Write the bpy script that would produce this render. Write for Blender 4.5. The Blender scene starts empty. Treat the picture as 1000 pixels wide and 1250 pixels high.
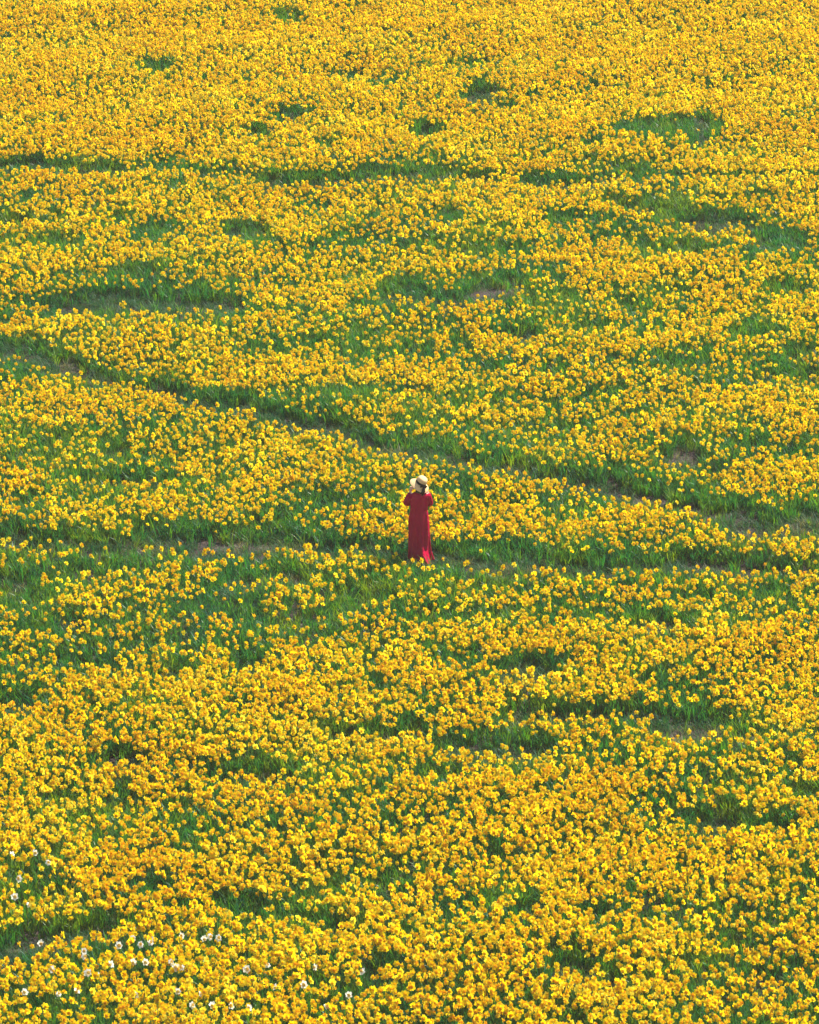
import bpy, bmesh, math, random
import numpy as np
from mathutils import Vector, Matrix, Euler
R = math.radians
random.seed(7); rng = np.random.default_rng(11)
scene = bpy.context.scene
C = scene.collection

# ---------------------------------------------------------------- camera
CAM_H, PITCH, FPX = 31.0, R(21.0), 6000.0          # metres, rad, focal length in px of a 1000 px wide frame
cam = bpy.data.cameras.new('camera'); cam.sensor_fit = 'HORIZONTAL'; cam.sensor_width = 36.0
cam.lens = 36.0 * FPX / 1000.0; cam.clip_start = 0.5; cam.clip_end = 6000
co = bpy.data.objects.new('camera', cam); C.objects.link(co)
co.location = (0, 0, CAM_H); co.rotation_euler = (math.pi/2 - PITCH, 0, 0)
scene.camera = co

# ---------------------------------------------------------------- sky, sun, exposure
SUN_AZ, SUN_EL = R(50), R(50)                       # azimuth clockwise from +Y (view axis) towards +X
w = bpy.data.worlds.new('World'); scene.world = w; w.use_nodes = True
nt = w.node_tree; nt.nodes.clear()
sky = nt.nodes.new('ShaderNodeTexSky'); sky.sky_type = 'NISHITA'; sky.sun_disc = False
sky.sun_elevation = SUN_EL; sky.sun_rotation = SUN_AZ; sky.air_density = 1.0; sky.dust_density = 1.5
bg = nt.nodes.new('ShaderNodeBackground'); bg.inputs[1].default_value = 0.095
wo = nt.nodes.new('ShaderNodeOutputWorld')
nt.links.new(sky.outputs[0], bg.inputs[0]); nt.links.new(bg.outputs[0], wo.inputs[0])
sun = bpy.data.lights.new('sun', 'SUN'); sun.energy = 5.0; sun.angle = R(0.53); sun.color = (1.0, 0.94, 0.82)
so = bpy.data.objects.new('sun', sun); C.objects.link(so)
sv = Vector((math.sin(SUN_AZ)*math.cos(SUN_EL), math.cos(SUN_AZ)*math.cos(SUN_EL), math.sin(SUN_EL)))
so.rotation_euler = sv.to_track_quat('Z', 'Y').to_euler(); so.location = (60, 120, 60)
vs = scene.view_settings
vs.view_transform = 'Standard'; vs.look = 'None'; vs.gamma = 1.0; vs.use_curve_mapping = False; vs.exposure = 1.32
cy = scene.cycles
cy.max_bounces = 8; cy.diffuse_bounces = 3; cy.transmission_bounces = 5; cy.volume_bounces = 1
cy.use_denoising = True

# ---------------------------------------------------------------- helpers
def px(x, y, z):
    """world -> pixel of the 1000x1250 frame"""
    x, y, z = np.asarray(x, float), np.asarray(y, float), np.asarray(z, float) - CAM_H
    f = y*math.cos(PITCH) - z*math.sin(PITCH); u_ = y*math.sin(PITCH) + z*math.cos(PITCH)
    return 500 + FPX*x/f, 625 - FPX*u_/f
def at(u, v, z=0.0):
    """pixel -> point on the plane at height z"""
    a, b = (u-500)/FPX, -(v-625)/FPX
    d = Vector((a, math.cos(PITCH) + b*math.sin(PITCH), -math.sin(PITCH) + b*math.cos(PITCH)))
    return Vector((0, 0, CAM_H)) + d*((z-CAM_H)/d.z)
def terrain(x, y):
    x, y = np.asarray(x, float), np.asarray(y, float)
    n = 0.05*np.sin(x*0.9+0.4*y) + 0.05*np.sin(y*1.3-0.5*x+1.7) + 0.03*np.sin(x*2.3+1.0)*np.sin(y*2.9)
    return n*np.exp(-((x/60)**2) - (((y-90)/90)**2))
_tab = rng.random((6, 257, 257))
def vnoise(x, y, k=0):
    x, y = np.asarray(x, float) % 256, np.asarray(y, float) % 256
    i, j = np.floor(x).astype(int), np.floor(y).astype(int)
    fx, fy = x-i, y-j; fx, fy = fx*fx*(3-2*fx), fy*fy*(3-2*fy)
    i1, j1 = (i+1) % 256, (j+1) % 256; t = _tab[k]
    return (t[i, j]*(1-fx)+t[i1, j]*fx)*(1-fy) + (t[i, j1]*(1-fx)+t[i1, j1]*fx)*fy
def smooth(a, b, x):
    t = np.clip((x-a)/(b-a), 0, 1); return t*t*(3-2*t)
def tag(o, label=None, cat=None, group=None, kind=None):
    for k, v in (('label', label), ('category', cat), ('group', group), ('kind', kind)):
        if v: o[k] = v
    return o
def mesh_obj(name, verts, faces, mat, parent=None, smooth_=False, link=True):
    me = bpy.data.meshes.new(name); me.from_pydata([tuple(v) for v in verts], [], faces); me.update()
    if mat: me.materials.append(mat)
    if smooth_: me.polygons.foreach_set('use_smooth', [True]*len(me.polygons))
    o = bpy.data.objects.new(name, me)
    if link: C.objects.link(o)
    if parent: o.parent = parent
    return o

# ---------------------------------------------------------------- materials
def new_mat(name):
    m = bpy.data.materials.new(name); m.use_nodes = True
    nt = m.node_tree; nt.nodes.clear()
    return m, nt, nt.nodes.new('ShaderNodeOutputMaterial')
def ramp(nt, stops):
    r = nt.nodes.new('ShaderNodeValToRGB'); e = r.color_ramp.elements
    while len(e) < len(stops): e.new(0.5)
    for el, (p, c) in zip(e, stops): el.position = p; el.color = (*c, 1)
    return r
def petal_mat(name, stops, trans, gloss=0.05, rough=0.5):
    """thin petal or leaf: part of the light is reflected, part comes through"""
    m, nt, out = new_mat(name); L = nt.links.new
    oi = nt.nodes.new('ShaderNodeObjectInfo'); rp = ramp(nt, stops); 
    dn = nt.nodes.new('ShaderNodeTexNoise'); dn.inputs['Scale'].default_value = .45; dn.inputs['Detail'].default_value = 3; L(oi.outputs['Location'], dn.inputs['Vector'])
    dm = nt.nodes.new('ShaderNodeMapRange'); dm.inputs[1].default_value = .3; dm.inputs[2].default_value = .7; dm.inputs[3].default_value = -.35; dm.inputs[4].default_value = .35; L(dn.outputs[0], dm.inputs[0])
    da = nt.nodes.new('ShaderNodeMath'); da.operation = 'ADD'; da.use_clamp = True; L(oi.outputs['Random'], da.inputs[0]); L(dm.outputs[0], da.inputs[1]); L(da.outputs[0], rp.inputs[0])
    ge = nt.nodes.new('ShaderNodeTexCoord'); nz = nt.nodes.new('ShaderNodeTexNoise')
    nz.inputs['Scale'].default_value = 60; L(ge.outputs['Object'], nz.inputs['Vector'])
    hs = nt.nodes.new('ShaderNodeHueSaturation'); mr = nt.nodes.new('ShaderNodeMapRange')
    mr.inputs[3].default_value = 0.8; mr.inputs[4].default_value = 1.2
    L(nz.outputs[0], mr.inputs[0]); L(mr.outputs[0], hs.inputs['Value']); L(rp.outputs[0], hs.inputs['Color'])
    df = nt.nodes.new('ShaderNodeBsdfPrincipled'); df.inputs['Roughness'].default_value = rough
    df.inputs['Specular IOR Level'].default_value = gloss
    L(hs.outputs[0], df.inputs['Base Color'])
    tr = nt.nodes.new('ShaderNodeBsdfTranslucent')
    tc = nt.nodes.new('ShaderNodeMix'); tc.data_type = 'RGBA'; tc.blend_type = 'MULTIPLY'; tc.inputs[0].default_value = 1
    tc.inputs[7].default_value = (*trans[1], 1); L(hs.outputs[0], tc.inputs[6]); L(tc.outputs[2], tr.inputs[0])
    mx = nt.nodes.new('ShaderNodeMixShader'); mx.inputs[0].default_value = trans[0]
    L(df.outputs[0], mx.inputs[1]); L(tr.outputs[0], mx.inputs[2]); L(mx.outputs[0], out.inputs[0])
    return m
M = {}
M['petal'] = petal_mat('petal_yellow', [(0, (.86, .59, .002)), (.45, (.89, .66, .003)), (.85, (.90, .72, .006)), (1, (.91, .78, .05))], (.58, (1.0, 1.0, .6)), .08)
M['trumpet'] = petal_mat('trumpet_orange', [(0, (.86, .53, .002)), (.6, (.88, .61, .003)), (1, (.90, .68, .006))], (.57, (1.0, 1.0, .6)), .06)
M['white'] = petal_mat('petal_white', [(0, (.87, .86, .76)), (1, (.90, .90, .85))], (.5, (1, 1, .95)), .2)
M['cream'] = petal_mat('trumpet_cream', [(0, (.82, .62, .18)), (1, (.86, .74, .34))], (.4, (1, .9, .6)), .2)
M['stem'] = petal_mat('stem_green', [(0, (.07, .14, .02)), (1, (.12, .20, .03))], (.25, (1, 1, .6)), .3)
M['leaf'] = petal_mat('leaf_green', [(0, (.014, .105, .056)), (.4, (.028, .135, .040)), (.75, (.062, .165, .018)), (1, (.125, .200, .012))], (.44, (1.9, 1.8, .4)), .28, .42)
M['grass'] = petal_mat('grass_green', [(0, (.020, .095, .050)), (.6, (.036, .115, .036)), (.9, (.08, .13, .03)), (1, (.20, .18, .08))], (.38, (1.5, 1.5, .6)), .2, .5)

def soil_mat():
    m, nt, out = new_mat('soil'); L = nt.links.new
    tc = nt.nodes.new('ShaderNodeTexCoord')
    n1 = nt.nodes.new('ShaderNodeTexNoise'); n1.inputs['Scale'].default_value = 0.9; n1.inputs['Detail'].default_value = 8; n1.inputs['Roughness'].default_value = .7
    n2 = nt.nodes.new('ShaderNodeTexNoise'); n2.inputs['Scale'].default_value = 22; n2.inputs['Detail'].default_value = 6
    L(tc.outputs['Object'], n1.inputs['Vector']); L(tc.outputs['Object'], n2.inputs['Vector'])
    r1 = ramp(nt, [(.3, (.026, .020, .020)), (.5, (.047, .036, .035)), (.7, (.10, .078, .072))]); L(n1.outputs[0], r1.inputs[0])
    r2 = ramp(nt, [(.35, (.55, .55, .55)), (.65, (1.25, 1.2, 1.15))]); L(n2.outputs[0], r2.inputs[0])
    mu = nt.nodes.new('ShaderNodeMix'); mu.data_type = 'RGBA'; mu.blend_type = 'MULTIPLY'; mu.inputs[0].default_value = 1
    L(r1.outputs[0], mu.inputs[6]); L(r2.outputs[0], mu.inputs[7])
    # the same crop carries on beyond the modelled plants: yellow and green mottling
    n3 = nt.nodes.new('ShaderNodeTexNoise'); n3.inputs['Scale'].default_value = 1.6; n3.inputs['Detail'].default_value = 10; n3.inputs['Roughness'].default_value = .8
    L(tc.outputs['Object'], n3.inputs['Vector'])
    r3 = ramp(nt, [(.38, (.06, .12, .02)), (.46, (.30, .24, .015)), (.6, (.70, .42, .008))]); L(n3.outputs[0], r3.inputs[0])
    sx = nt.nodes.new('ShaderNodeSeparateXYZ'); L(tc.outputs['Object'], sx.inputs[0])
    def mth(op, a, b=None):
        n = nt.nodes.new('ShaderNodeMath'); n.operation = op
        for k, v in ((0, a), (1, b)):
            if v is None: continue
            if isinstance(v, (int, float)): n.inputs[k].default_value = v
            else: L(v, n.inputs[k])
        return n.outputs[0]
    ax = mth('ABSOLUTE', sx.outputs[0]); lim = mth('ADD', mth('MULTIPLY', sx.outputs[1], 0.09), 5.5)
    dx = mth('SUBTRACT', ax, lim); dy = mth('SUBTRACT', mth('ABSOLUTE', mth('SUBTRACT', sx.outputs[1], 96.0)), 41.0)
    far = mth('MAXIMUM', dx, dy)
    mr = nt.nodes.new('ShaderNodeMapRange'); mr.inputs[1].default_value = -0.5; mr.inputs[2].default_value = 1.5; L(far, mr.inputs[0])
    mx = nt.nodes.new('ShaderNodeMix'); mx.data_type = 'RGBA'; L(mr.outputs[0], mx.inputs[0]); L(mu.outputs[2], mx.inputs[6]); L(r3.outputs[0], mx.inputs[7])
    b = nt.nodes.new('ShaderNodeBsdfPrincipled'); b.inputs['Roughness'].default_value = .95; b.inputs['Specular IOR Level'].default_value = .1
    L(mx.outputs[2], b.inputs['Base Color'])
    bp = nt.nodes.new('ShaderNodeBump'); bp.inputs['Strength'].default_value = .9; bp.inputs['Distance'].default_value = .05
    L(n2.outputs[0], bp.inputs['Height']); L(bp.outputs[0], b.inputs['Normal']); L(b.outputs[0], out.inputs[0])
    return m
M['soil'] = soil_mat()
def plain_mat(name, col, rough=.7, spec=.3, var=.25, scale=40, weave=0.0, sub=None, sheen=0, wrinkle=0):
    m, nt, out = new_mat(name); L = nt.links.new
    tc = nt.nodes.new('ShaderNodeTexCoord'); nz = nt.nodes.new('ShaderNodeTexNoise'); nz.inputs['Scale'].default_value = scale; nz.inputs['Detail'].default_value = 6
    L(tc.outputs['Object'], nz.inputs['Vector'])
    r = ramp(nt, [(.25, tuple(c*(1-var) for c in col)), (.75, tuple(min(1, c*(1+var)) for c in col))]); L(nz.outputs[0], r.inputs[0])
    b = nt.nodes.new('ShaderNodeBsdfPrincipled'); b.inputs['Roughness'].default_value = rough; b.inputs['Specular IOR Level'].default_value = spec
    b.inputs['Sheen Weight'].default_value = sheen
    L(r.outputs[0], b.inputs['Base Color'])
    if weave:
        wv = nt.nodes.new('ShaderNodeTexWave'); wv.inputs['Scale'].default_value = 120; wv.inputs['Distortion'].default_value = 2
        L(tc.outputs['Object'], wv.inputs['Vector'])
        bp = nt.nodes.new('ShaderNodeBump'); bp.inputs['Strength'].default_value = weave; bp.inputs['Distance'].default_value = .002
        L(wv.outputs[0], bp.inputs['Height']); L(bp.outputs[0], b.inputs['Normal'])
        if wrinkle:
            wn = nt.nodes.new('ShaderNodeTexNoise'); wn.inputs['Scale'].default_value = 7; wn.inputs['Detail'].default_value = 3
            wm = nt.nodes.new('ShaderNodeMapping'); wm.inputs['Rotation'].default_value = (.3, .5, 0); wm.inputs['Scale'].default_value = (1.6, 1.6, .45)
            L(tc.outputs['Object'], wm.inputs[0]); L(wm.outputs[0], wn.inputs['Vector'])
            b3 = nt.nodes.new('ShaderNodeBump'); b3.inputs['Strength'].default_value = wrinkle; b3.inputs['Distance'].default_value = .05
            L(wn.outputs[0], b3.inputs['Height']); L(b3.outputs[0], bp.inputs['Normal'])
    if sub: b.inputs['Subsurface Weight'].default_value = sub; b.inputs['Subsurface Radius'].default_value = (.01, .004, .002)
    L(b.outputs[0], out.inputs[0]); return m
M['dress'] = plain_mat('dress_crimson', (.32, .002, .030), .85, .02, .12, 18, .25, wrinkle=.6)
M['skin'] = plain_mat('skin', (.62, .38, .27), .5, .35, .06, 30)
M['hair'] = plain_mat('hair_dark', (.018, .011, .008), .4, .5, .4, 120)
M['straw'] = plain_mat('straw', (.68, .43, .20), .7, .25, .15, 160, .6)
M['ribbon'] = plain_mat('ribbon_black', (.012, .006, .006), .55, .2, .2, 60)
M['shoe'] = plain_mat('shoe_tan', (.20, .10, .05), .5, .4, .2, 60)
M['eye'] = plain_mat('eye_dark', (.02, .015, .01), .2, .5, .1, 60)
M['lip'] = plain_mat('lip', (.45, .14, .12), .45, .4, .1, 60)

# ---------------------------------------------------------------- ground: one sheet to the horizon
def axis(a, b, step, reach):
    inner = list(np.arange(a, b+1e-6, step)); out_lo, out_hi = [], []; s, p = step, a
    while p > -reach: s *= 1.35; p -= s; out_lo.append(p)
    s, p = step, b
    while p < reach: s *= 1.35; p += s; out_hi.append(p)
    return np.array(out_lo[::-1] + inner + out_hi)
gx, gy = axis(-18, 18, .3, 1500), axis(50, 142, .3, 1500)
GX, GY = np.meshgrid(gx, gy); GZ = terrain(GX, GY)
gv = np.stack([GX.ravel(), GY.ravel(), GZ.ravel()], 1).tolist(); nx = len(gx)
gf = [(j*nx+i, j*nx+i+1, (j+1)*nx+i+1, (j+1)*nx+i) for j in range(len(gy)-1) for i in range(nx-1)]
tag(mesh_obj('ground', gv, gf, M['soil'], smooth_=True), kind='structure')

# ---------------------------------------------------------------- where the field is thin: worn lines and bare patches
# (centres and half sizes come from pixels, turned into ground distances by the plane of the blooms)
LINES = [  # polyline pixels, half thickness px, strength
 ([(-500,330),(0,416),(60,430),(120,449),(180,461),(240,483),(300,488),(370,506),(420,515),(470,537),(540,544),(600,558),(680,573),(740,580),(800,598),(870,610),(930,626),(1000,632),(1500,690)], 12.5, 1.0),
 ([(820,602),(870,612),(930,628),(1000,632)], 20, 1.0),
 ([(-500,640),(0,645),(60,650),(150,653),(230,655),(300,656),(360,655),(430,658),(500,667),(560,672),(640,676),(700,676),(760,677),(830,676),(900,680),(1000,686),(1500,705)], 13.5, 1.0),
 ([(530,670),(590,676),(640,678),(760,678)], 19, 1.0), ([(180,650),(300,655),(350,655)], 19, 1.0), ([(820,678),(1000,686)], 14, 1.0),
 ([(-500,190),(0,196),(60,199),(140,201)], 8, .95), ([(140,201),(200,199),(250,203),(330,210)], 5, .75),
 ([(330,212),(400,214),(440,209),(520,206),(600,211)], 9, .95), ([(600,211),(650,213)], 4, .6), ([(645,213),(710,215)], 9, 1.0),
 ([(710,212),(820,206),(900,208),(1000,208),(1500,210)], 5, .65),
 ([(60,362),(140,356),(200,362),(275,363)], 14, 1.0), ([(20,360),(80,368),(130,375)], 9, .8),
 ([(760,243),(840,250),(900,260)], 9, .9), ([(720,190),(800,205)], 6, .7),
 ([(480,352),(530,358),(560,360)], 9, 1.0), ([(440,716),(400,745),(370,752)], 9, .85),
 ([(690,862),(760,860),(820,866)], 11, 1.0), ([(555,905),(600,903),(655,906)], 12, 1.0),
 ([(400,884),(460,889),(510,884)], 10, 1.0), ([(0,1152),(40,1138),(90,1128),(135,1120)], 12, 1.0),
]
GAPS = [(190,74,22,8,.9),(208,92,11,4,.8),(355,15,18,10,.8),(420,85,32,6,.7),(470,93,20,8,.6),(360,135,22,9,.95),(318,156,15,8,.9),(400,170,18,7,.7),(585,108,24,12,1),(520,155,22,9,.9),(580,75,30,7,.7),(618,122,18,6,.8),(726,100,8,7,.8),(725,168,14,6,.8),
(810,147,64,12,.85),(855,140,12,10,1),(857,162,13,10,1),(870,260,52,13,1),(950,285,36,10,.9),(820,298,42,9,.8),(550,258,20,9,.8),(690,262,26,9,.75),(735,286,15,7,.8),(600,300,50,9,.75),(20,262,18,7,.9),(70,290,30,9,.8),(145,259,11,8,.8),(190,275,30,9,.85),(300,275,30,9,.95),(35,235,8,8,.8),(430,285,42,12,.6),(380,245,20,7,.5),(205,195,14,6,.8),(780,290,20,8,.7),
(600,340,36,13,1),(645,399,20,9,1),(612,393,14,6,.9),(770,366,20,9,.7),(820,350,25,8,.6),(920,398,32,9,.9),(960,345,26,9,.9),(975,420,25,9,.8),(830,440,30,9,.7),(560,412,14,9,.7),(505,420,18,8,.8),(598,442,16,9,.8),(680,442,20,8,.8),(175,325,30,8,.9),(490,348,20,12,.85),(440,430,25,8,.6),(830,545,25,17,1),(870,565,20,9,.7),(910,530,30,12,.6),(140,540,18,9,.95),(82,525,12,13,.7),(150,578,68,8,1),(30,610,14,6,.8),(272,581,12,9,.8),(395,605,20,8,.7),(560,585,20,8,.6),(700,355,25,7,.6),(720,395,20,6,.6),(970,450,30,8,.7),
(100,690,42,8,.95),(15,698,26,11,1),(172,688,20,7,.85),(360,692,20,9,1),(300,700,26,9,1),(270,732,48,15,.8),(450,717,30,9,.9),(30,722,34,13,.75),(60,757,30,9,.8),(230,766,20,8,.9),(120,802,22,9,.9),(80,795,14,7,.8),(215,809,28,8,1),(305,800,20,12,1),(20,851,28,9,1),(150,918,28,9,1),(240,887,12,6,.8),(460,832,16,8,.9),(510,880,9,13,1),(640,804,36,11,1),(560,797,26,7,.8),(790,750,46,9,1),(850,720,20,6,.7),(940,716,26,8,.75),(845,876,38,15,1),(910,886,22,9,1),(640,861,22,8,1),(540,937,30,6,.9),(320,935,40,9,1),(735,862,20,8,1),
(880,990,28,12,1),(950,1000,20,11,.9),(985,960,15,11,.7),(145,967,14,7,.95),(80,966,30,6,.85),(8,1166,28,9,1),(190,1075,14,8,.9),(305,1102,40,11,.85),(420,1125,22,8,1),(462,1172,20,10,1),(480,1078,22,7,1),(490,1130,12,6,.9),(645,1100,15,10,1),(580,1096,20,5,.85),(700,1168,28,13,1),(748,1190,18,9,.95),(738,1108,20,8,.9),(920,1147,30,8,1),(945,1186,18,8,1),(870,1176,14,7,.95),(805,1100,14,7,.9),(830,1220,10,5,.85),(705,1238,16,8,.9),(890,1040,15,5,.8),(602,1036,12,8,.8),(415,1075,12,6,.7),(360,1110,20,8,.8),(540,1090,12,5,.8),(965,1175,16,7,.8)]
def gap_field(x, y):
    """0 where the crop is full, 1 where nothing stands"""
    u, v = px(x, y, terrain(x, y)+.36)
    jit = (vnoise(x*2.2+31, y*2.2, 1)-.5)*.7 + (vnoise(x*5.5, y*5.5+9, 2)-.5)*.55
    G = np.zeros_like(u); wob = (vnoise(x*.55+12, y*.9, 5)-.45)*.9
    for pts, hw, s in LINES:
        d = np.full_like(u, 1e9)
        for (a, b), (c, e) in zip(pts, pts[1:]):
            t = np.clip(((u-a)*(c-a)+(v-b)*(e-b))/((c-a)**2+(e-b)**2), 0, 1)
            # thickness is measured along the picture's vertical, which is ground depth
            d = np.minimum(d, np.hypot((u-a-t*(c-a))*.45, v-b-t*(e-b)))
        G = np.maximum(G, s*(1-smooth(.72, 1.25, d/hw + jit + wob)))
    for cx, cy_, rx, ry, s in GAPS:
        m = (np.abs(u-cx) < rx*2) & (np.abs(v-cy_) < ry*2)
        if not m.any(): continue
        k_ = 1.12 if cy_ > 640 else 1.0
        r = np.hypot((u[m]-cx)/(rx*1.15*k_), (v[m]-cy_)/(ry*1.2*k_))
        G[m] = np.maximum(G[m], s*(1-smooth(.72, 1.2, r + .6*jit[m])))
    return G, u, v
VB = [-400, 0, 80, 160, 230, 320, 430, 520, 640, 690, 760, 810, 950, 1100, 1250, 1500]
DB = [1.7, 1.7, 1.5, 1.15, .82, .72, .68, .72, .72, .52, .58, .82, .96, .86, .96, 1.0]
def flower_density(x, y):
    G, u, v = gap_field(x, y)
    d = np.interp(v, VB, DB)
    d = np.where((v > 660) & (v < 790) & (u < 560), d*.72, d)
    d = np.where((v > 690) & (v < 800) & (u > 640), d*1.45, d)
    n = .45*vnoise(x*.45, y*1.3, 0) + .30*vnoise(x*1.3+7, y*1.9, 4) + .25*vnoise(x*3.6, y*3.6, 3)
    lo = np.interp(v, [0, 150, 300, 700, 850], [.78, .5, .27, .25, .38])
    d *= lo + (1-lo)*smooth(.28, .60, n)*1.3
    return d*(np.clip(1-G*1.15, 0, 1)**1.3 + .02*(G < .6)), G, u, v
X0, X1, Y0, Y1 = -19, 19, 55, 137
def scatter(per_m2):
    n = int(per_m2*(X1-X0)*(Y1-Y0)); x = rng.uniform(X0, X1, n); y = rng.uniform(Y0, Y1, n)
    k = np.abs(x) < y*.09+5.5
    return x[k], y[k]

# ---------------------------------------------------------------- daffodil shapes
def head_parts(elev, seed, bulk=1.0):
    """petals, trumpet and stem of one bloom, 0.36 m tall, looking along -Y"""
    rr = random.Random(seed)
    ax = Matrix.Rotation(R(90-elev), 4, 'X')                     # +Z of the bloom turned to -Y, raised by elev
    c = Vector((0, -.035, .36)); T = Matrix.Translation(c) @ ax @ Matrix.Rotation(rr.uniform(0, 1), 4, 'Z')
    pv, pf = [], []
    for k in range(6):
        a = k*math.pi/3 + rr.uniform(-.12, .12); l = rr.uniform(.043, .050)*bulk; wd = rr.uniform(.017, .020)*bulk
        z0 = -.003 if k % 2 else .001; lift = rr.uniform(-.010, .012)
        ca, sa = math.cos(a), math.sin(a)
        def P(r, t, z): return T @ Vector((ca*r - sa*t, sa*r + ca*t, z + z0))
        b = len(pv)
        pv += [P(.006, 0, 0), P(l*.45, wd, lift*.4+.002), P(l*.45, 0, lift*.4+.006), P(l*.45, -wd, lift*.4+.002),
               P(l*.8, wd*.72, lift*.8), P(l*.8, -wd*.72, lift*.8), P(l, 0, lift)]
        pf += [(b, b+2, b+1), (b, b+3, b+2), (b+1, b+2, b+4), (b+2, b+3, b+5), (b+2, b+5, b+6, b+4)]
    tv, tf = [], []; N = 9
    rings = [(.010, -.004), (.014, .010), (.016, .022), (.021, .031), (.013, .020), (.007, .006)]
    for r, z in rings:
        for k in range(N):
            a = 2*math.pi*k/N; q = r*(1 + (.12 if (k % 2 and z > .025) else 0))*bulk
            tv.append(T @ Vector((math.cos(a)*q, math.sin(a)*q, z*bulk)))
    for j in range(len(rings)-1):
        for k in range(N): tf.append((j*N+k, j*N+(k+1) % N, (j+1)*N+(k+1) % N, (j+1)*N+k))
    e = len(rings)-1; tf.append(tuple(e*N+k for k in range(N)))
    sv_, sf = [], []
    back = T @ Vector((0, 0, -.022))
    pts = [Vector((0, 0, -.02)), Vector((.006, .004, .15)), Vector((.004, .012, .30)), Vector((0, .016, .365)), Vector((back.x*.5, (back.y+.016)/2, .377)), back, T @ Vector((0, 0, -.002))]
    rad = [.0045, .004, .0038, .0036, .0036, .0055, .009]
    for p, r in zip(pts, rad):
        for k in range(4):
            a = math.pi/2*k+.4; sv_.append(p + Vector((math.cos(a)*r, math.sin(a)*r, 0)))
    for j in range(len(pts)-1):
        for k in range(4): sf.append((j*4+k, j*4+(k+1) % 4, (j+1)*4+(k+1) % 4, (j+1)*4+k))
    return (pv, pf), (tv, tf), (sv_, sf)
VARIANTS = [(-4, 1, 1.0), (10, 2, 1.06), (20, 3, .95), (32, 4, 1.0), (16, 5, 1.1), (46, 6, .9)]
proto = bpy.data.collections.new('bloom_shapes')                 # sources for the field, not part of the scene itself
part_meshes = []
for i, (el, sd, bk) in enumerate(VARIANTS):
    (pv, pf), (tv, tf), (sv_, sf) = head_parts(el, sd, bk)
    part_meshes.append([mesh_obj(n, v, f, None, link=False).data for n, v, f in (('petals', pv, pf), ('trumpet', tv, tf), ('stem', sv_, sf))])
    me = bpy.data.meshes.new('bloom')
    a, b = len(pv), len(pv)+len(tv)
    me.from_pydata([tuple(v) for v in pv+tv+sv_], [], pf + [tuple(q+a for q in f) for f in tf] + [tuple(q+b for q in f) for f in sf])
    for m in ('petal', 'trumpet', 'stem'): me.materials.append(M[m])
    me.polygons.foreach_set('material_index', [0]*len(pf)+[1]*len(tf)+[2]*len(sf)); me.update()
    proto.objects.link(bpy.data.objects.new('bloom_%d' % i, me))
def blade_clump(name, n, h, wd, spread, lean, mat, seed, segs=4):
    rr = random.Random(seed); V, F = [], []
    for _ in range(n):
        a = rr.uniform(0, 2*math.pi); d = Vector((math.cos(a), math.sin(a), 0)); s = Vector((-d.y, d.x, 0))
        tw = rr.uniform(-.8, .8); s = (s*math.cos(tw) + d*math.sin(tw)).normalized()
        r0 = spread*math.sqrt(rr.random()); a0 = rr.uniform(0, 2*math.pi); base = Vector((math.cos(a0)*r0, math.sin(a0)*r0, -.01))
        H = h*rr.uniform(.6, 1.12); Lh = lean*rr.uniform(.3, 1.3)*H; ww = wd*rr.uniform(.75, 1.2); b = len(V)
        droop = rr.uniform(0, .22) if rr.random() < .45 else 0
        for k in range(segs+1):
            t = k/segs; c = base + d*(Lh*t*t) + Vector((0, 0, H*(t - droop*t**4)))
            q = ww*(1 if t < .7 else max(.12, (1-t)/.3)); V += [c - s*q*.5, c + s*q*.5]
        for k in range(segs): F.append((b+2*k, b+2*k+1, b+2*k+3, b+2*k+2))
    return mesh_obj(name, V, F, mat, link=False)
leafc = bpy.data.collections.new('leaf_shapes')
for i in range(6): leafc.objects.link(blade_clump('leaf_clump_%d' % i, 9+i % 3, .31, .016, .07, .5, M['leaf'], 40+i))
grassc = bpy.data.collections.new('grass_shapes')
for i in range(4): grassc.objects.link(blade_clump('grass_tuft_%d' % i, 16, .13, .006, .09, .9, M['grass'], 80+i, 3))

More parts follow.
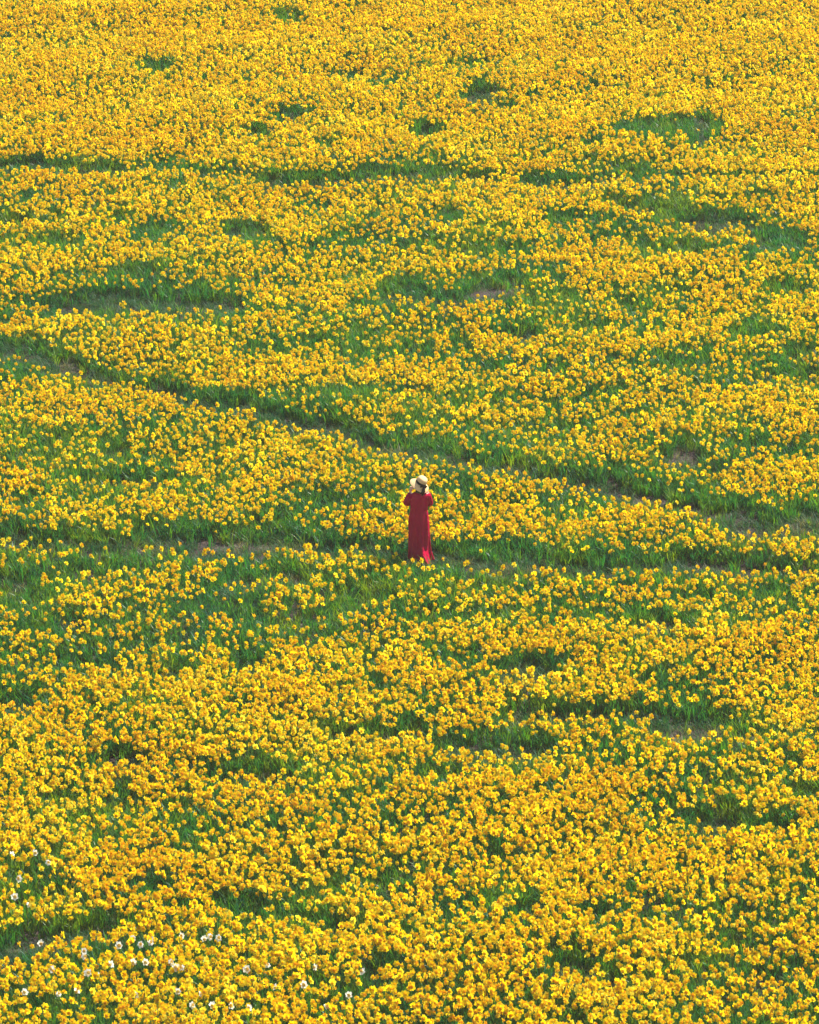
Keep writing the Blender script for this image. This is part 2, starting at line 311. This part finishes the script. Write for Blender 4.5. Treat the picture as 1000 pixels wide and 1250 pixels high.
def instancer(name, coll, pts, rot, scale, idx, nvar):
    me = bpy.data.meshes.new(name); n = len(pts); me.vertices.add(n)
    me.vertices.foreach_set('co', np.asarray(pts, np.float32).ravel())
    for an, ty, dat, key in (('rot', 'FLOAT_VECTOR', rot, 'vector'), ('scl', 'FLOAT_VECTOR', scale, 'vector'), ('idx', 'INT', idx, 'value')):
        at_ = me.attributes.new(an, ty, 'POINT')
        at_.data.foreach_set(key, np.ascontiguousarray(dat, np.int32 if ty == 'INT' else np.float32).ravel())
    o = bpy.data.objects.new(name, me); C.objects.link(o)
    ng = bpy.data.node_groups.new(name, 'GeometryNodeTree')
    ng.interface.new_socket('Geometry', in_out='INPUT', socket_type='NodeSocketGeometry')
    ng.interface.new_socket('Geometry', in_out='OUTPUT', socket_type='NodeSocketGeometry')
    N, L = ng.nodes, ng.links.new
    gi, go = N.new('NodeGroupInput'), N.new('NodeGroupOutput')
    ci = N.new('GeometryNodeCollectionInfo'); ci.inputs['Collection'].default_value = coll
    ci.inputs['Separate Children'].default_value = True; ci.inputs['Reset Children'].default_value = True
    ip = N.new('GeometryNodeInstanceOnPoints'); ip.inputs['Pick Instance'].default_value = True
    def attr(nm, ty):
        a = N.new('GeometryNodeInputNamedAttribute'); a.data_type = ty; a.inputs['Name'].default_value = nm; return a.outputs['Attribute']
    L(gi.outputs[0], ip.inputs['Points']); L(ci.outputs[0], ip.inputs['Instance'])
    L(attr('idx', 'INT'), ip.inputs['Instance Index'])
    e2r = N.new('FunctionNodeEulerToRotation'); L(attr('rot', 'FLOAT_VECTOR'), e2r.inputs[0]); L(e2r.outputs[0], ip.inputs['Rotation'])
    L(attr('scl', 'FLOAT_VECTOR'), ip.inputs['Scale']); L(ip.outputs[0], go.inputs[0])
    md = o.modifiers.new('scatter', 'NODES'); md.node_group = ng
    return o

# person position, needed to keep plants out of her feet
PERSON = at(513.5, 691, 0); PERSON.z = float(terrain(PERSON.x, PERSON.y))

# ---------------------------------------------------------------- foliage
x, y = scatter(105)
G, u, v = gap_field(x, y)
keep = (1 - smooth(.86, 1.0, G)*.93) * np.interp(v, [0, 200, 600, 1250], [.75, .85, 1, 1])
keep *= .55 + .45*smooth(.18, .5, .6*vnoise(x*1.1+50, y*1.3, 4)+.4*vnoise(x*3.1, y*3.1, 5))
k = (rng.random(len(x)) < keep) & ~((np.abs(x-PERSON.x) < .32) & (np.abs(y-PERSON.y) < .32)); x, y, G = x[k], y[k], G[k]; n = len(x)
sc = rng.uniform(.75, 1.2, n)*(1-.2*G)
hv = .85 + .35*vnoise(x*.7, y*.7, 2)
fo = instancer('daffodil_leaves', leafc, np.stack([x, y, terrain(x, y)], 1),
    np.stack([rng.normal(0, .12, n), rng.normal(0, .12, n), rng.uniform(0, 6.28, n)], 1), np.stack([sc, sc, sc*hv], 1), rng.integers(0, 6, n), 6)
tag(fo, 'upright strap leaves filling the field beneath the blooms', 'foliage', kind='stuff')
x, y = scatter(100)
G, u, v = gap_field(x, y)
keep = .12 + .85*smooth(.3, .7, G)*smooth(.15, .36, vnoise(x*1.2, y*1.2+70, 3))
k = (rng.random(len(x)) < keep) & ~((np.abs(x-PERSON.x) < .2) & (np.abs(y-PERSON.y) < .2)); x, y = x[k], y[k]; n = len(x); sc = rng.uniform(.5, 1.4, n)
gr = instancer('grass', grassc, np.stack([x, y, terrain(x, y)], 1), np.stack([np.zeros(n), np.zeros(n), rng.uniform(0, 6.28, n)], 1), np.stack([sc]*3, 1), rng.integers(0, 4, n), 4)
tag(gr, 'short grass and weeds on the worn soil lines', 'grass', kind='stuff')

# ---------------------------------------------------------------- blooms
WHITE = [(q[0]/4, 936+q[1]/4) for q in [(68,457),(162,450),(228,500),(107,560),(75,640),(127,683),(195,860),(404,935),(425,905),(268,1005),(420,1038),(490,1035),(558,990),(595,888),(672,840),(675,885),(722,830),(722,865),(672,970),(710,968),(885,810),(837,970),(860,1003),(885,995),(985,825),(868,1112),(958,1130),(930,1175),(700,1130),(285,1140),(388,1108),(150,1130)]]
WHITE += [(250+q[0]/4, 936+q[1]/4) for q in [(10,825),(60,820),(208,983),(308,975),(325,1080),(478,1050),(548,980),(775,1003),(712,1085),(597,1150),(22,1175),(125,1170),(232,1165)]]
x, y = scatter(150)
D, G, u, v = flower_density(x, y)
k = (rng.random(len(x)) < D*130/150) & ~((np.abs(x-PERSON.x) < .3) & (y-PERSON.y < .3) & (y-PERSON.y > -.58)); x, y, u, v, G = x[k], y[k], u[k], v[k], G[k]; n = len(x)
sc = rng.normal(1, .08, n)*np.interp(y, [60, 72, 82, 120], [1.03, .96, .90, .90]); hz = sc*rng.uniform(.82, 1.24, n)*(1-.12*G)
yaw = rng.normal(.1, .95, n); idx = rng.integers(0, 6, n)
rot = np.stack([rng.normal(0, .17, n), rng.normal(0, .17, n), yaw], 1)
P3 = np.stack([x, y, terrain(x, y)], 1)
hu, hv2 = px(x, y - .03, P3[:, 2] + .36*hz); clear = np.ones(n, bool)
for a, b in WHITE: clear &= ~((np.abs(hu-a) < 7) & (hv2-b > -3) & (hv2-b < 9))
x, y, P3, rot, sc, hz, idx = x[clear], y[clear], P3[clear], rot[clear], sc[clear], hz[clear], idx[clear]; n = len(x)
# the 300 that show largest: nearest ones whose bloom lies inside the frame
hu, hv2 = px(x, y - .03, P3[:, 2] + .36*hz)
inside = np.where((hu > 4) & (hu < 996) & (hv2 < 1243))[0]
near = inside[np.argsort(y[inside])][:300]
rest = np.ones(n, bool); rest[near] = False
fl = instancer('daffodil_blooms', proto, P3[rest], rot[rest], np.stack([sc, sc, hz], 1)[rest], idx[rest], 6)
tag(fl, 'dense field of countless yellow daffodil blooms', 'flowers', kind='stuff')
def linked(mesh_list, mats, key, cache={}):
    if key not in cache:
        out = []
        for me, m in zip(mesh_list, mats):
            c = me.copy(); c.materials.append(M[m]); out.append(c)
        cache[key] = out
    return cache[key]
def daffodil(name, pos, rot_, scl, var, mats, label, cat, group):
    e = bpy.data.objects.new(name, None); C.objects.link(e); e.empty_display_size = .05
    e.location = pos; e.rotation_euler = rot_; e.scale = scl
    for nm, me in zip(('petals', 'trumpet', 'stem'), linked(part_meshes[var], mats, (var, mats))):
        o = bpy.data.objects.new(nm, me); C.objects.link(o); o.parent = e
    tag(e, label, cat, group)
for i in near:
    daffodil('daffodil', P3[i], rot[i], (sc[i], sc[i], hz[i]), int(idx[i]), ('petal', 'trumpet', 'stem'),
        'yellow daffodil with an orange trumpet on an upright green stem', 'daffodil', 'yellow daffodils standing in the field')
for i, (a, b) in enumerate(WHITE):
    s = random.uniform(1.0, 1.15); h = s*random.uniform(1.08, 1.22)
    p = at(a, b, .36*h + .0); p.y += .03; p.z = float(terrain(p.x, p.y))
    daffodil('white_daffodil', p, (random.gauss(0, .06), random.gauss(0, .06), random.gauss(0, .6)), (s, s, h), i % 6, ('white', 'cream', 'stem'),
        'white daffodil with a pale cream trumpet standing among the yellow ones', 'daffodil', 'white daffodils among the yellow ones')

# ---------------------------------------------------------------- the person
person = bpy.data.objects.new('person', None); C.objects.link(person); person.location = PERSON; person.scale = (.945,)*3; person.location.x -= .025
tag(person, 'person in a long red dress and straw hat standing on the worn line', 'person')
def tube(bm, pts, rads, n=14, flat=None):
    """closed tapered tube through pts"""
    pts = [Vector(p) for p in pts]; rings = []
    for i, p in enumerate(pts):
        d = (pts[min(i+1, len(pts)-1)] - pts[max(i-1, 0)]).normalized()
        ref = Vector((0, 1, 0)) if abs(d.y) < .9 else Vector((1, 0, 0))
        a = d.cross(ref).normalized(); b = d.cross(a).normalized(); r = rads[i]
        ra, rb = r if isinstance(r, tuple) else (r, r)
        rings.append([bm.verts.new(p + a*math.cos(2*math.pi*k/n)*ra + b*math.sin(2*math.pi*k/n)*rb) for k in range(n)])
    for r0, r1 in zip(rings, rings[1:]):
        for k in range(n): bm.faces.new((r0[k], r0[(k+1) % n], r1[(k+1) % n], r1[k]))
    bm.faces.new(rings[0][::-1]); bm.faces.new(rings[-1])
def ball(bm, c, r, M4=None):
    g = bmesh.ops.create_uvsphere(bm, u_segments=18, v_segments=12, radius=1.0)
    mt = Matrix.Translation(Vector(c)) @ (M4 or Matrix()) @ Matrix.Diagonal((*r, 1)) if isinstance(r, tuple) else Matrix.Translation(Vector(c)) @ Matrix.Scale(r, 4)
    bmesh.ops.transform(bm, matrix=mt, verts=g['verts'])
def from_bm(name, bm, mat, parent, voxel=None, smooth_it=0):
    bmesh.ops.recalc_face_normals(bm, faces=bm.faces[:])
    me = bpy.data.meshes.new(name); bm.to_mesh(me); bm.free(); me.materials.append(mat)
    me.polygons.foreach_set('use_smooth', [True]*len(me.polygons))
    o = bpy.data.objects.new(name, me); C.objects.link(o); o.parent = parent
    if voxel:
        r = o.modifiers.new('skin', 'REMESH'); r.mode = 'VOXEL'; r.voxel_size = voxel; r.use_smooth_shade = True
    if smooth_it:
        s = o.modifiers.new('soft', 'SMOOTH'); s.iterations = smooth_it; s.factor = .5
    return o
# head tilts a little to her right side
HC = Vector((.015, .035, 1.50)); HT = Matrix.Rotation(R(9), 4, 'Y')
bm = bmesh.new()
tube(bm, [(0, 0, .86), (0, 0, .95), (0, .005, 1.08), (0, .005, 1.22), (0, 0, 1.32), (0, 0, 1.385)], [(.15, .10), (.165, .115), (.118, .09), (.145, .10), (.155, .085), (.06, .055)], 20)
tube(bm, [(0, 0, 1.34), (.005, .012, 1.40), (.012, .025, 1.47)], [.052, .046, .05])
ball(bm, HC, (.074, .092, .112), HT)
ball(bm, HC + Vector((0, .03, -.055)), (.056, .062, .055), HT)               # jaw
tube(bm, [HC + Vector((0, .085, .012)), HC + Vector((0, .104, -.018)), HC + Vector((0, .094, -.03))], [.008, .013, .010], 8)   # nose
for s in (-1, 1):
    ball(bm, HC + HT @ Vector((s*.076, .002, -.012)), (.010, .018, .030))     # ear
    hip = Vector((s*.085, 0, .88)); tube(bm, [hip, (s*.09, .012, .66), (s*.088, .01, .48), (s*.086, -.008, .34), (s*.084, -.006, .10), (s*.084, -.004, .045)], [.088, .072, .054, .052, .034, .034])
    tube(bm, [(s*.084, -.03, .035), (s*.087, .05, .034), (s*.092, .13, .024), (s*.094, .18, .018)], [(.034, .032), (.036, .032), (.042, .022), (.03, .014)], 12)
    sh, el, wr = Vector((s*.155, -.002, 1.335)), Vector((s*.222, .150, 1.110)), Vector((s*.150, .220, 1.345))
    if s > 0: el, wr = Vector((.188, .165, 1.100)), Vector((.140, .228, 1.340))
    tube(bm, [Vector((s*.10, 0, 1.33)), sh, sh.lerp(el, .5), el], [.052, .054, .043, .038])
    tube(bm, [el, el.lerp(wr, .3), el.lerp(wr, .7), wr], [.038, .039, .031, .024])
    palm = wr + Vector((-s*.020, -.004, .070)); tube(bm, [wr, wr.lerp(palm, .4), palm], [(.022, .018), (.036, .017), (.038, .015)], 12)
    for j, (off, ln) in enumerate(((-.027, .058), (-.009, .068), (.010, .064), (.027, .050))):
        f0 = palm + Vector((-s*.004, off, -.005)); f1 = f0 + Vector((-s*.010, 0, ln*.5)); f2 = f1 + Vector((-s*.026, 0, ln*.28)); f3 = f2 + Vector((-s*.024, 0, -ln*.10))
        tube(bm, [f0, f1, f2, f3], [.0095, .0088, .0080, .0068], 8)
    t0 = wr + Vector((-s*.012, -.026, .024)); t1 = t0 + Vector((-s*.030, -.016, .026)); t2 = t1 + Vector((-s*.026, .002, .022))
    tube(bm, [t0, t1, t2], [.013, .0105, .0085], 8)
body = from_bm('body', bm, M['skin'], person, .0055, 2)
for s in (-1, 1):
    b2 = bmesh.new(); ball(b2, HC + HT @ Vector((s*.030, .082, .008)), (.012, .010, .008)); from_bm('eye', b2, M['eye'], person)
    b2 = bmesh.new()
    tube(b2, [(s*.084, -.055, .012), (s*.086, -.03, .02), (s*.088, .05, .018), (s*.094, .14, .016), (s*.095, .20, .010)], [(.020, .014), (.040, .032), (.041, .024), (.048, .022), (.024, .010)], 14)
    from_bm('shoe', b2, M['shoe'], person, None)
b2 = bmesh.new(); ball(b2, HC + HT @ Vector((0, .083, -.062)), (.022, .010, .007)); from_bm('mouth', b2, M['lip'], person)
# hair: cap over the skull, gathered at the nape
b2 = bmesh.new()
ball(b2, HC + Vector((0, -.012, .018)), (.083, .098, .112), HT); ball(b2, HC + Vector((.002, -.060, -.07)), (.066, .045, .070), HT)
for k in range(9):
    q = (k-4)/4; tube(b2, [HC + Vector((q*.06, -.075+.02*q*q, -.02)), HC + Vector((q*.062, -.090+.03*q*q, -.09)), HC + Vector((q*.055, -.082+.03*q*q, -.15-.012*(k % 3)))], [.016, .016, .006], 8)
hb = b2
face_cut = [v for v in hb.verts if (v.co - HC).y > .055 and (v.co - HC).z < .06]
bmesh.ops.delete(hb, geom=face_cut, context='VERTS')
from_bm('hair', hb, M['hair'], person)
# dress: one cloth, straight skirt with folds, hem swept out behind on her right
bm = bmesh.new(); N = 72
prof = [  # z, centre x, centre y, half width, half depth, fold depth, sweep
 (.085, .032, -.015, .212, .155, .030, 1.0), (.12, .026, -.012, .205, .152, .028, .92), (.18, .016, -.010, .196, .150, .024, .78), (.25, .004, -.008, .190, .150, .020, .52), (.31, .0, -.006, .188, .150, .018, .16),
 (.40, -.004, -.004, .190, .152, .014, .0), (.55, -.008, -.002, .192, .154, .010, 0), (.70, -.010, 0, .190, .150, .007, 0), (.84, -.010, 0, .186, .142, .005, 0), (.95, -.008, 0, .176, .128, .004, 0),
 (1.05, -.004, 0, .158, .112, .004, 0), (1.13, 0, 0, .158, .110, .004, 0), (1.22, 0, 0, .168, .112, .003, 0), (1.30, 0, 0, .172, .104, .002, 0), (1.345, 0, 0, .164, .088, .0, 0), (1.375, 0, 0, .125, .072, 0, 0), (1.395, 0, 0, .066, .058, 0, 0)]
rings = []
for z, cx, cy_, rx, ry, fd, sw in prof:
    ring = []
    for k in range(N):
        a = 2*math.pi*k/N; ca, sa = math.cos(a), math.sin(a)
        f = fd*(math.sin(5*a+.6+z*1.5) + .6*math.sin(9*a+2-z*2.5) + .35*math.sin(14*a+z*3))
        # a sharp crease runs down her right side at the back
        f -= max(0, min(1, (1.0-z)/.6))*.026*math.exp(-((a-math.radians(306))/.13)**2)
        f += max(0, min(1, (1.0-z)/.6))*.016*math.exp(-((a-math.radians(328))/.16)**2)
        da = (a-math.radians(286)); swp = sw*math.exp(-(da/.60)**4)
        crease = -.055*sw*math.exp(-((a-math.radians(276)+ (z-.2)*2.2)/.10)**2)
        pt = math.radians(246); drop = -.035*math.exp(-((a-pt)/.25)**2) if z < .1 else 0
        r = 1.0
        ring.append(bm.verts.new((cx + ca*(rx+f) + swp*.045, cy_ + sa*(ry+f+crease) - swp*.20, z + drop + (.03*swp if z < .1 else 0))))
    rings.append(ring)
for r0, r1 in zip(rings, rings[1:]):
    for k in range(N): bm.faces.new((r0[k], r0[(k+1) % N], r1[(k+1) % N], r1[k]))
bm.faces.new(rings[0][::-1]); bm.faces.new(rings[-1])
tube(bm, [(-.09, 0, 1.315), (-.165, .004, 1.315), (-.192, .050, 1.240), (-.212, .105, 1.165), (-.218, .122, 1.135)], [(.062, .066), (.072, .075), (.070, .074), (.074, .078), (.074, .078)], 20)
tube(bm, [(.09, 0, 1.315), (.160, .004, 1.315), (.172, .055, 1.235), (.182, .112, 1.155), (.185, .128, 1.125)], [(.062, .066), (.072, .075), (.068, .072), (.072, .076), (.072, .076)], 20)
dress = from_bm('dress', bm, M['dress'], person, .006, 5)
# straw hat, tipped to her right
hat = bpy.data.objects.new('hat', None); C.objects.link(hat); hat.parent = person
hat.location = HC + Vector((.012, -.004, .058)); hat.rotation_euler = Euler((R(10), R(27), 0))
N = 56
def lathe(prof, nm, mat, parent, wob=0, thick=0):
    V, F = [], []
    for j, (r, z) in enumerate(prof):
        for k in range(N):
            a = 2*math.pi*k/N; t = max(0, (r-.11)/.09)
            zz = z + wob*t*(math.sin(2*a+.8)*.8 + .45*math.sin(3*a)) ; V.append((math.cos(a)*r*.96, math.sin(a)*r*1.04, zz))
    for j in range(len(prof)-1):
        for k in range(N): F.append((j*N+k, j*N+(k+1) % N, (j+1)*N+(k+1) % N, (j+1)*N+k))
    F.append(tuple((len(prof)-1)*N+k for k in range(N)))
    o = mesh_obj(nm, V, F, mat, parent, True)
    if thick: sdf = o.modifiers.new('thickness', 'SOLIDIFY'); sdf.thickness = thick; sdf.offset = 1
    return o
lathe([(.192, -.066), (.188, -.060), (.165, -.038), (.14, -.018), (.118, -.004), (.103, .0)][::1] + [(.100, .004), (.099, .035), (.097, .072), (.090, .098), (.074, .116), (.05, .125), (.025, .129), (.008, .130)], 'straw_body', M['straw'], hat, .013, .003)
# keep thickness outward of the head; ribbon band sits proud of the crown
lathe([(.1045, .004), (.1055, .010), (.1048, .046), (.1012, .048)][:4], 'ribbon_band', M['ribbon'], hat).data.polygons[-1].vertices  # closed on top inside the crown
def strip(name, pts, wd, up, mat, parent):
    V, F = [], []
    for i, p in enumerate(pts):
        p = Vector(p); d = (Vector(pts[min(i+1, len(pts)-1)]) - Vector(pts[max(i-1, 0)])).normalized(); s = d.cross(Vector(up)).normalized()*wd*.5
        V += [p-s, p+s]
    for i in range(len(pts)-1): F.append((2*i, 2*i+1, 2*i+3, 2*i+2))
    o = mesh_obj(name, V, F, mat, parent, True); m = o.modifiers.new('thickness', 'SOLIDIFY'); m.thickness = .003; return o
BA = R(-62); br = Vector((math.cos(BA), math.sin(BA), 0)); bt = Vector((-br.y, br.x, 0)); bc = br*.110 + Vector((0, 0, .016))
for s in (-1, 1):
    loop = [bc, bc + bt*s*.030 + br*.014 + Vector((0, 0, .018)), bc + bt*s*.056 + br*.016 + Vector((0, 0, .010)), bc + bt*s*.052 + br*.020 + Vector((0, 0, -.012)), bc + bt*s*.022 + br*.020 + Vector((0, 0, -.010)), bc + br*.008]
    strip('bow_loop', loop, .046, br, M['ribbon'], hat)
    tail = [bc + br*.008, bc + br*.045 + bt*s*.012 + Vector((0, 0, -.016)), bc + br*.086 + bt*s*.016 + Vector((0, 0, -.048)), bc + br*.090 + bt*s*.020 + Vector((0, 0, -.085)), bc + br*.080 + bt*s*.024 + Vector((0, 0, -.125 - .03*(s > 0)))]
    strip('ribbon_tail', tail, .036, bt.cross(Vector((0, 0, 1))) if False else br, M['ribbon'], hat)
b2 = bmesh.new(); ball(b2, bc + br*.012, (.018, .018, .022)); from_bm('bow_knot', b2, M['ribbon'], hat)

# ---------------------------------------------------------------- air: pale haze round the whole place
hm, hnt, hout = new_mat('haze_air'); pvn = hnt.nodes.new('ShaderNodeVolumePrincipled')
pvn.inputs['Color'].default_value = (.98, .97, .93, 1); pvn.inputs['Density'].default_value = .0002; pvn.inputs['Anisotropy'].default_value = .0
hnt.links.new(pvn.outputs[0], hout.inputs['Volume'])
hb = bmesh.new(); bmesh.ops.create_cube(hb, size=1.0)
bmesh.ops.transform(hb, matrix=Matrix.Translation((0, 0, 16)) @ Matrix.Diagonal((5600, 5600, 34, 1)), verts=hb.verts)
me = bpy.data.meshes.new('haze'); hb.to_mesh(me); hb.free(); me.materials.append(hm)
ho = bpy.data.objects.new('haze', me); C.objects.link(ho); tag(ho, 'thin pale haze hanging over the whole field', 'haze', kind='stuff')
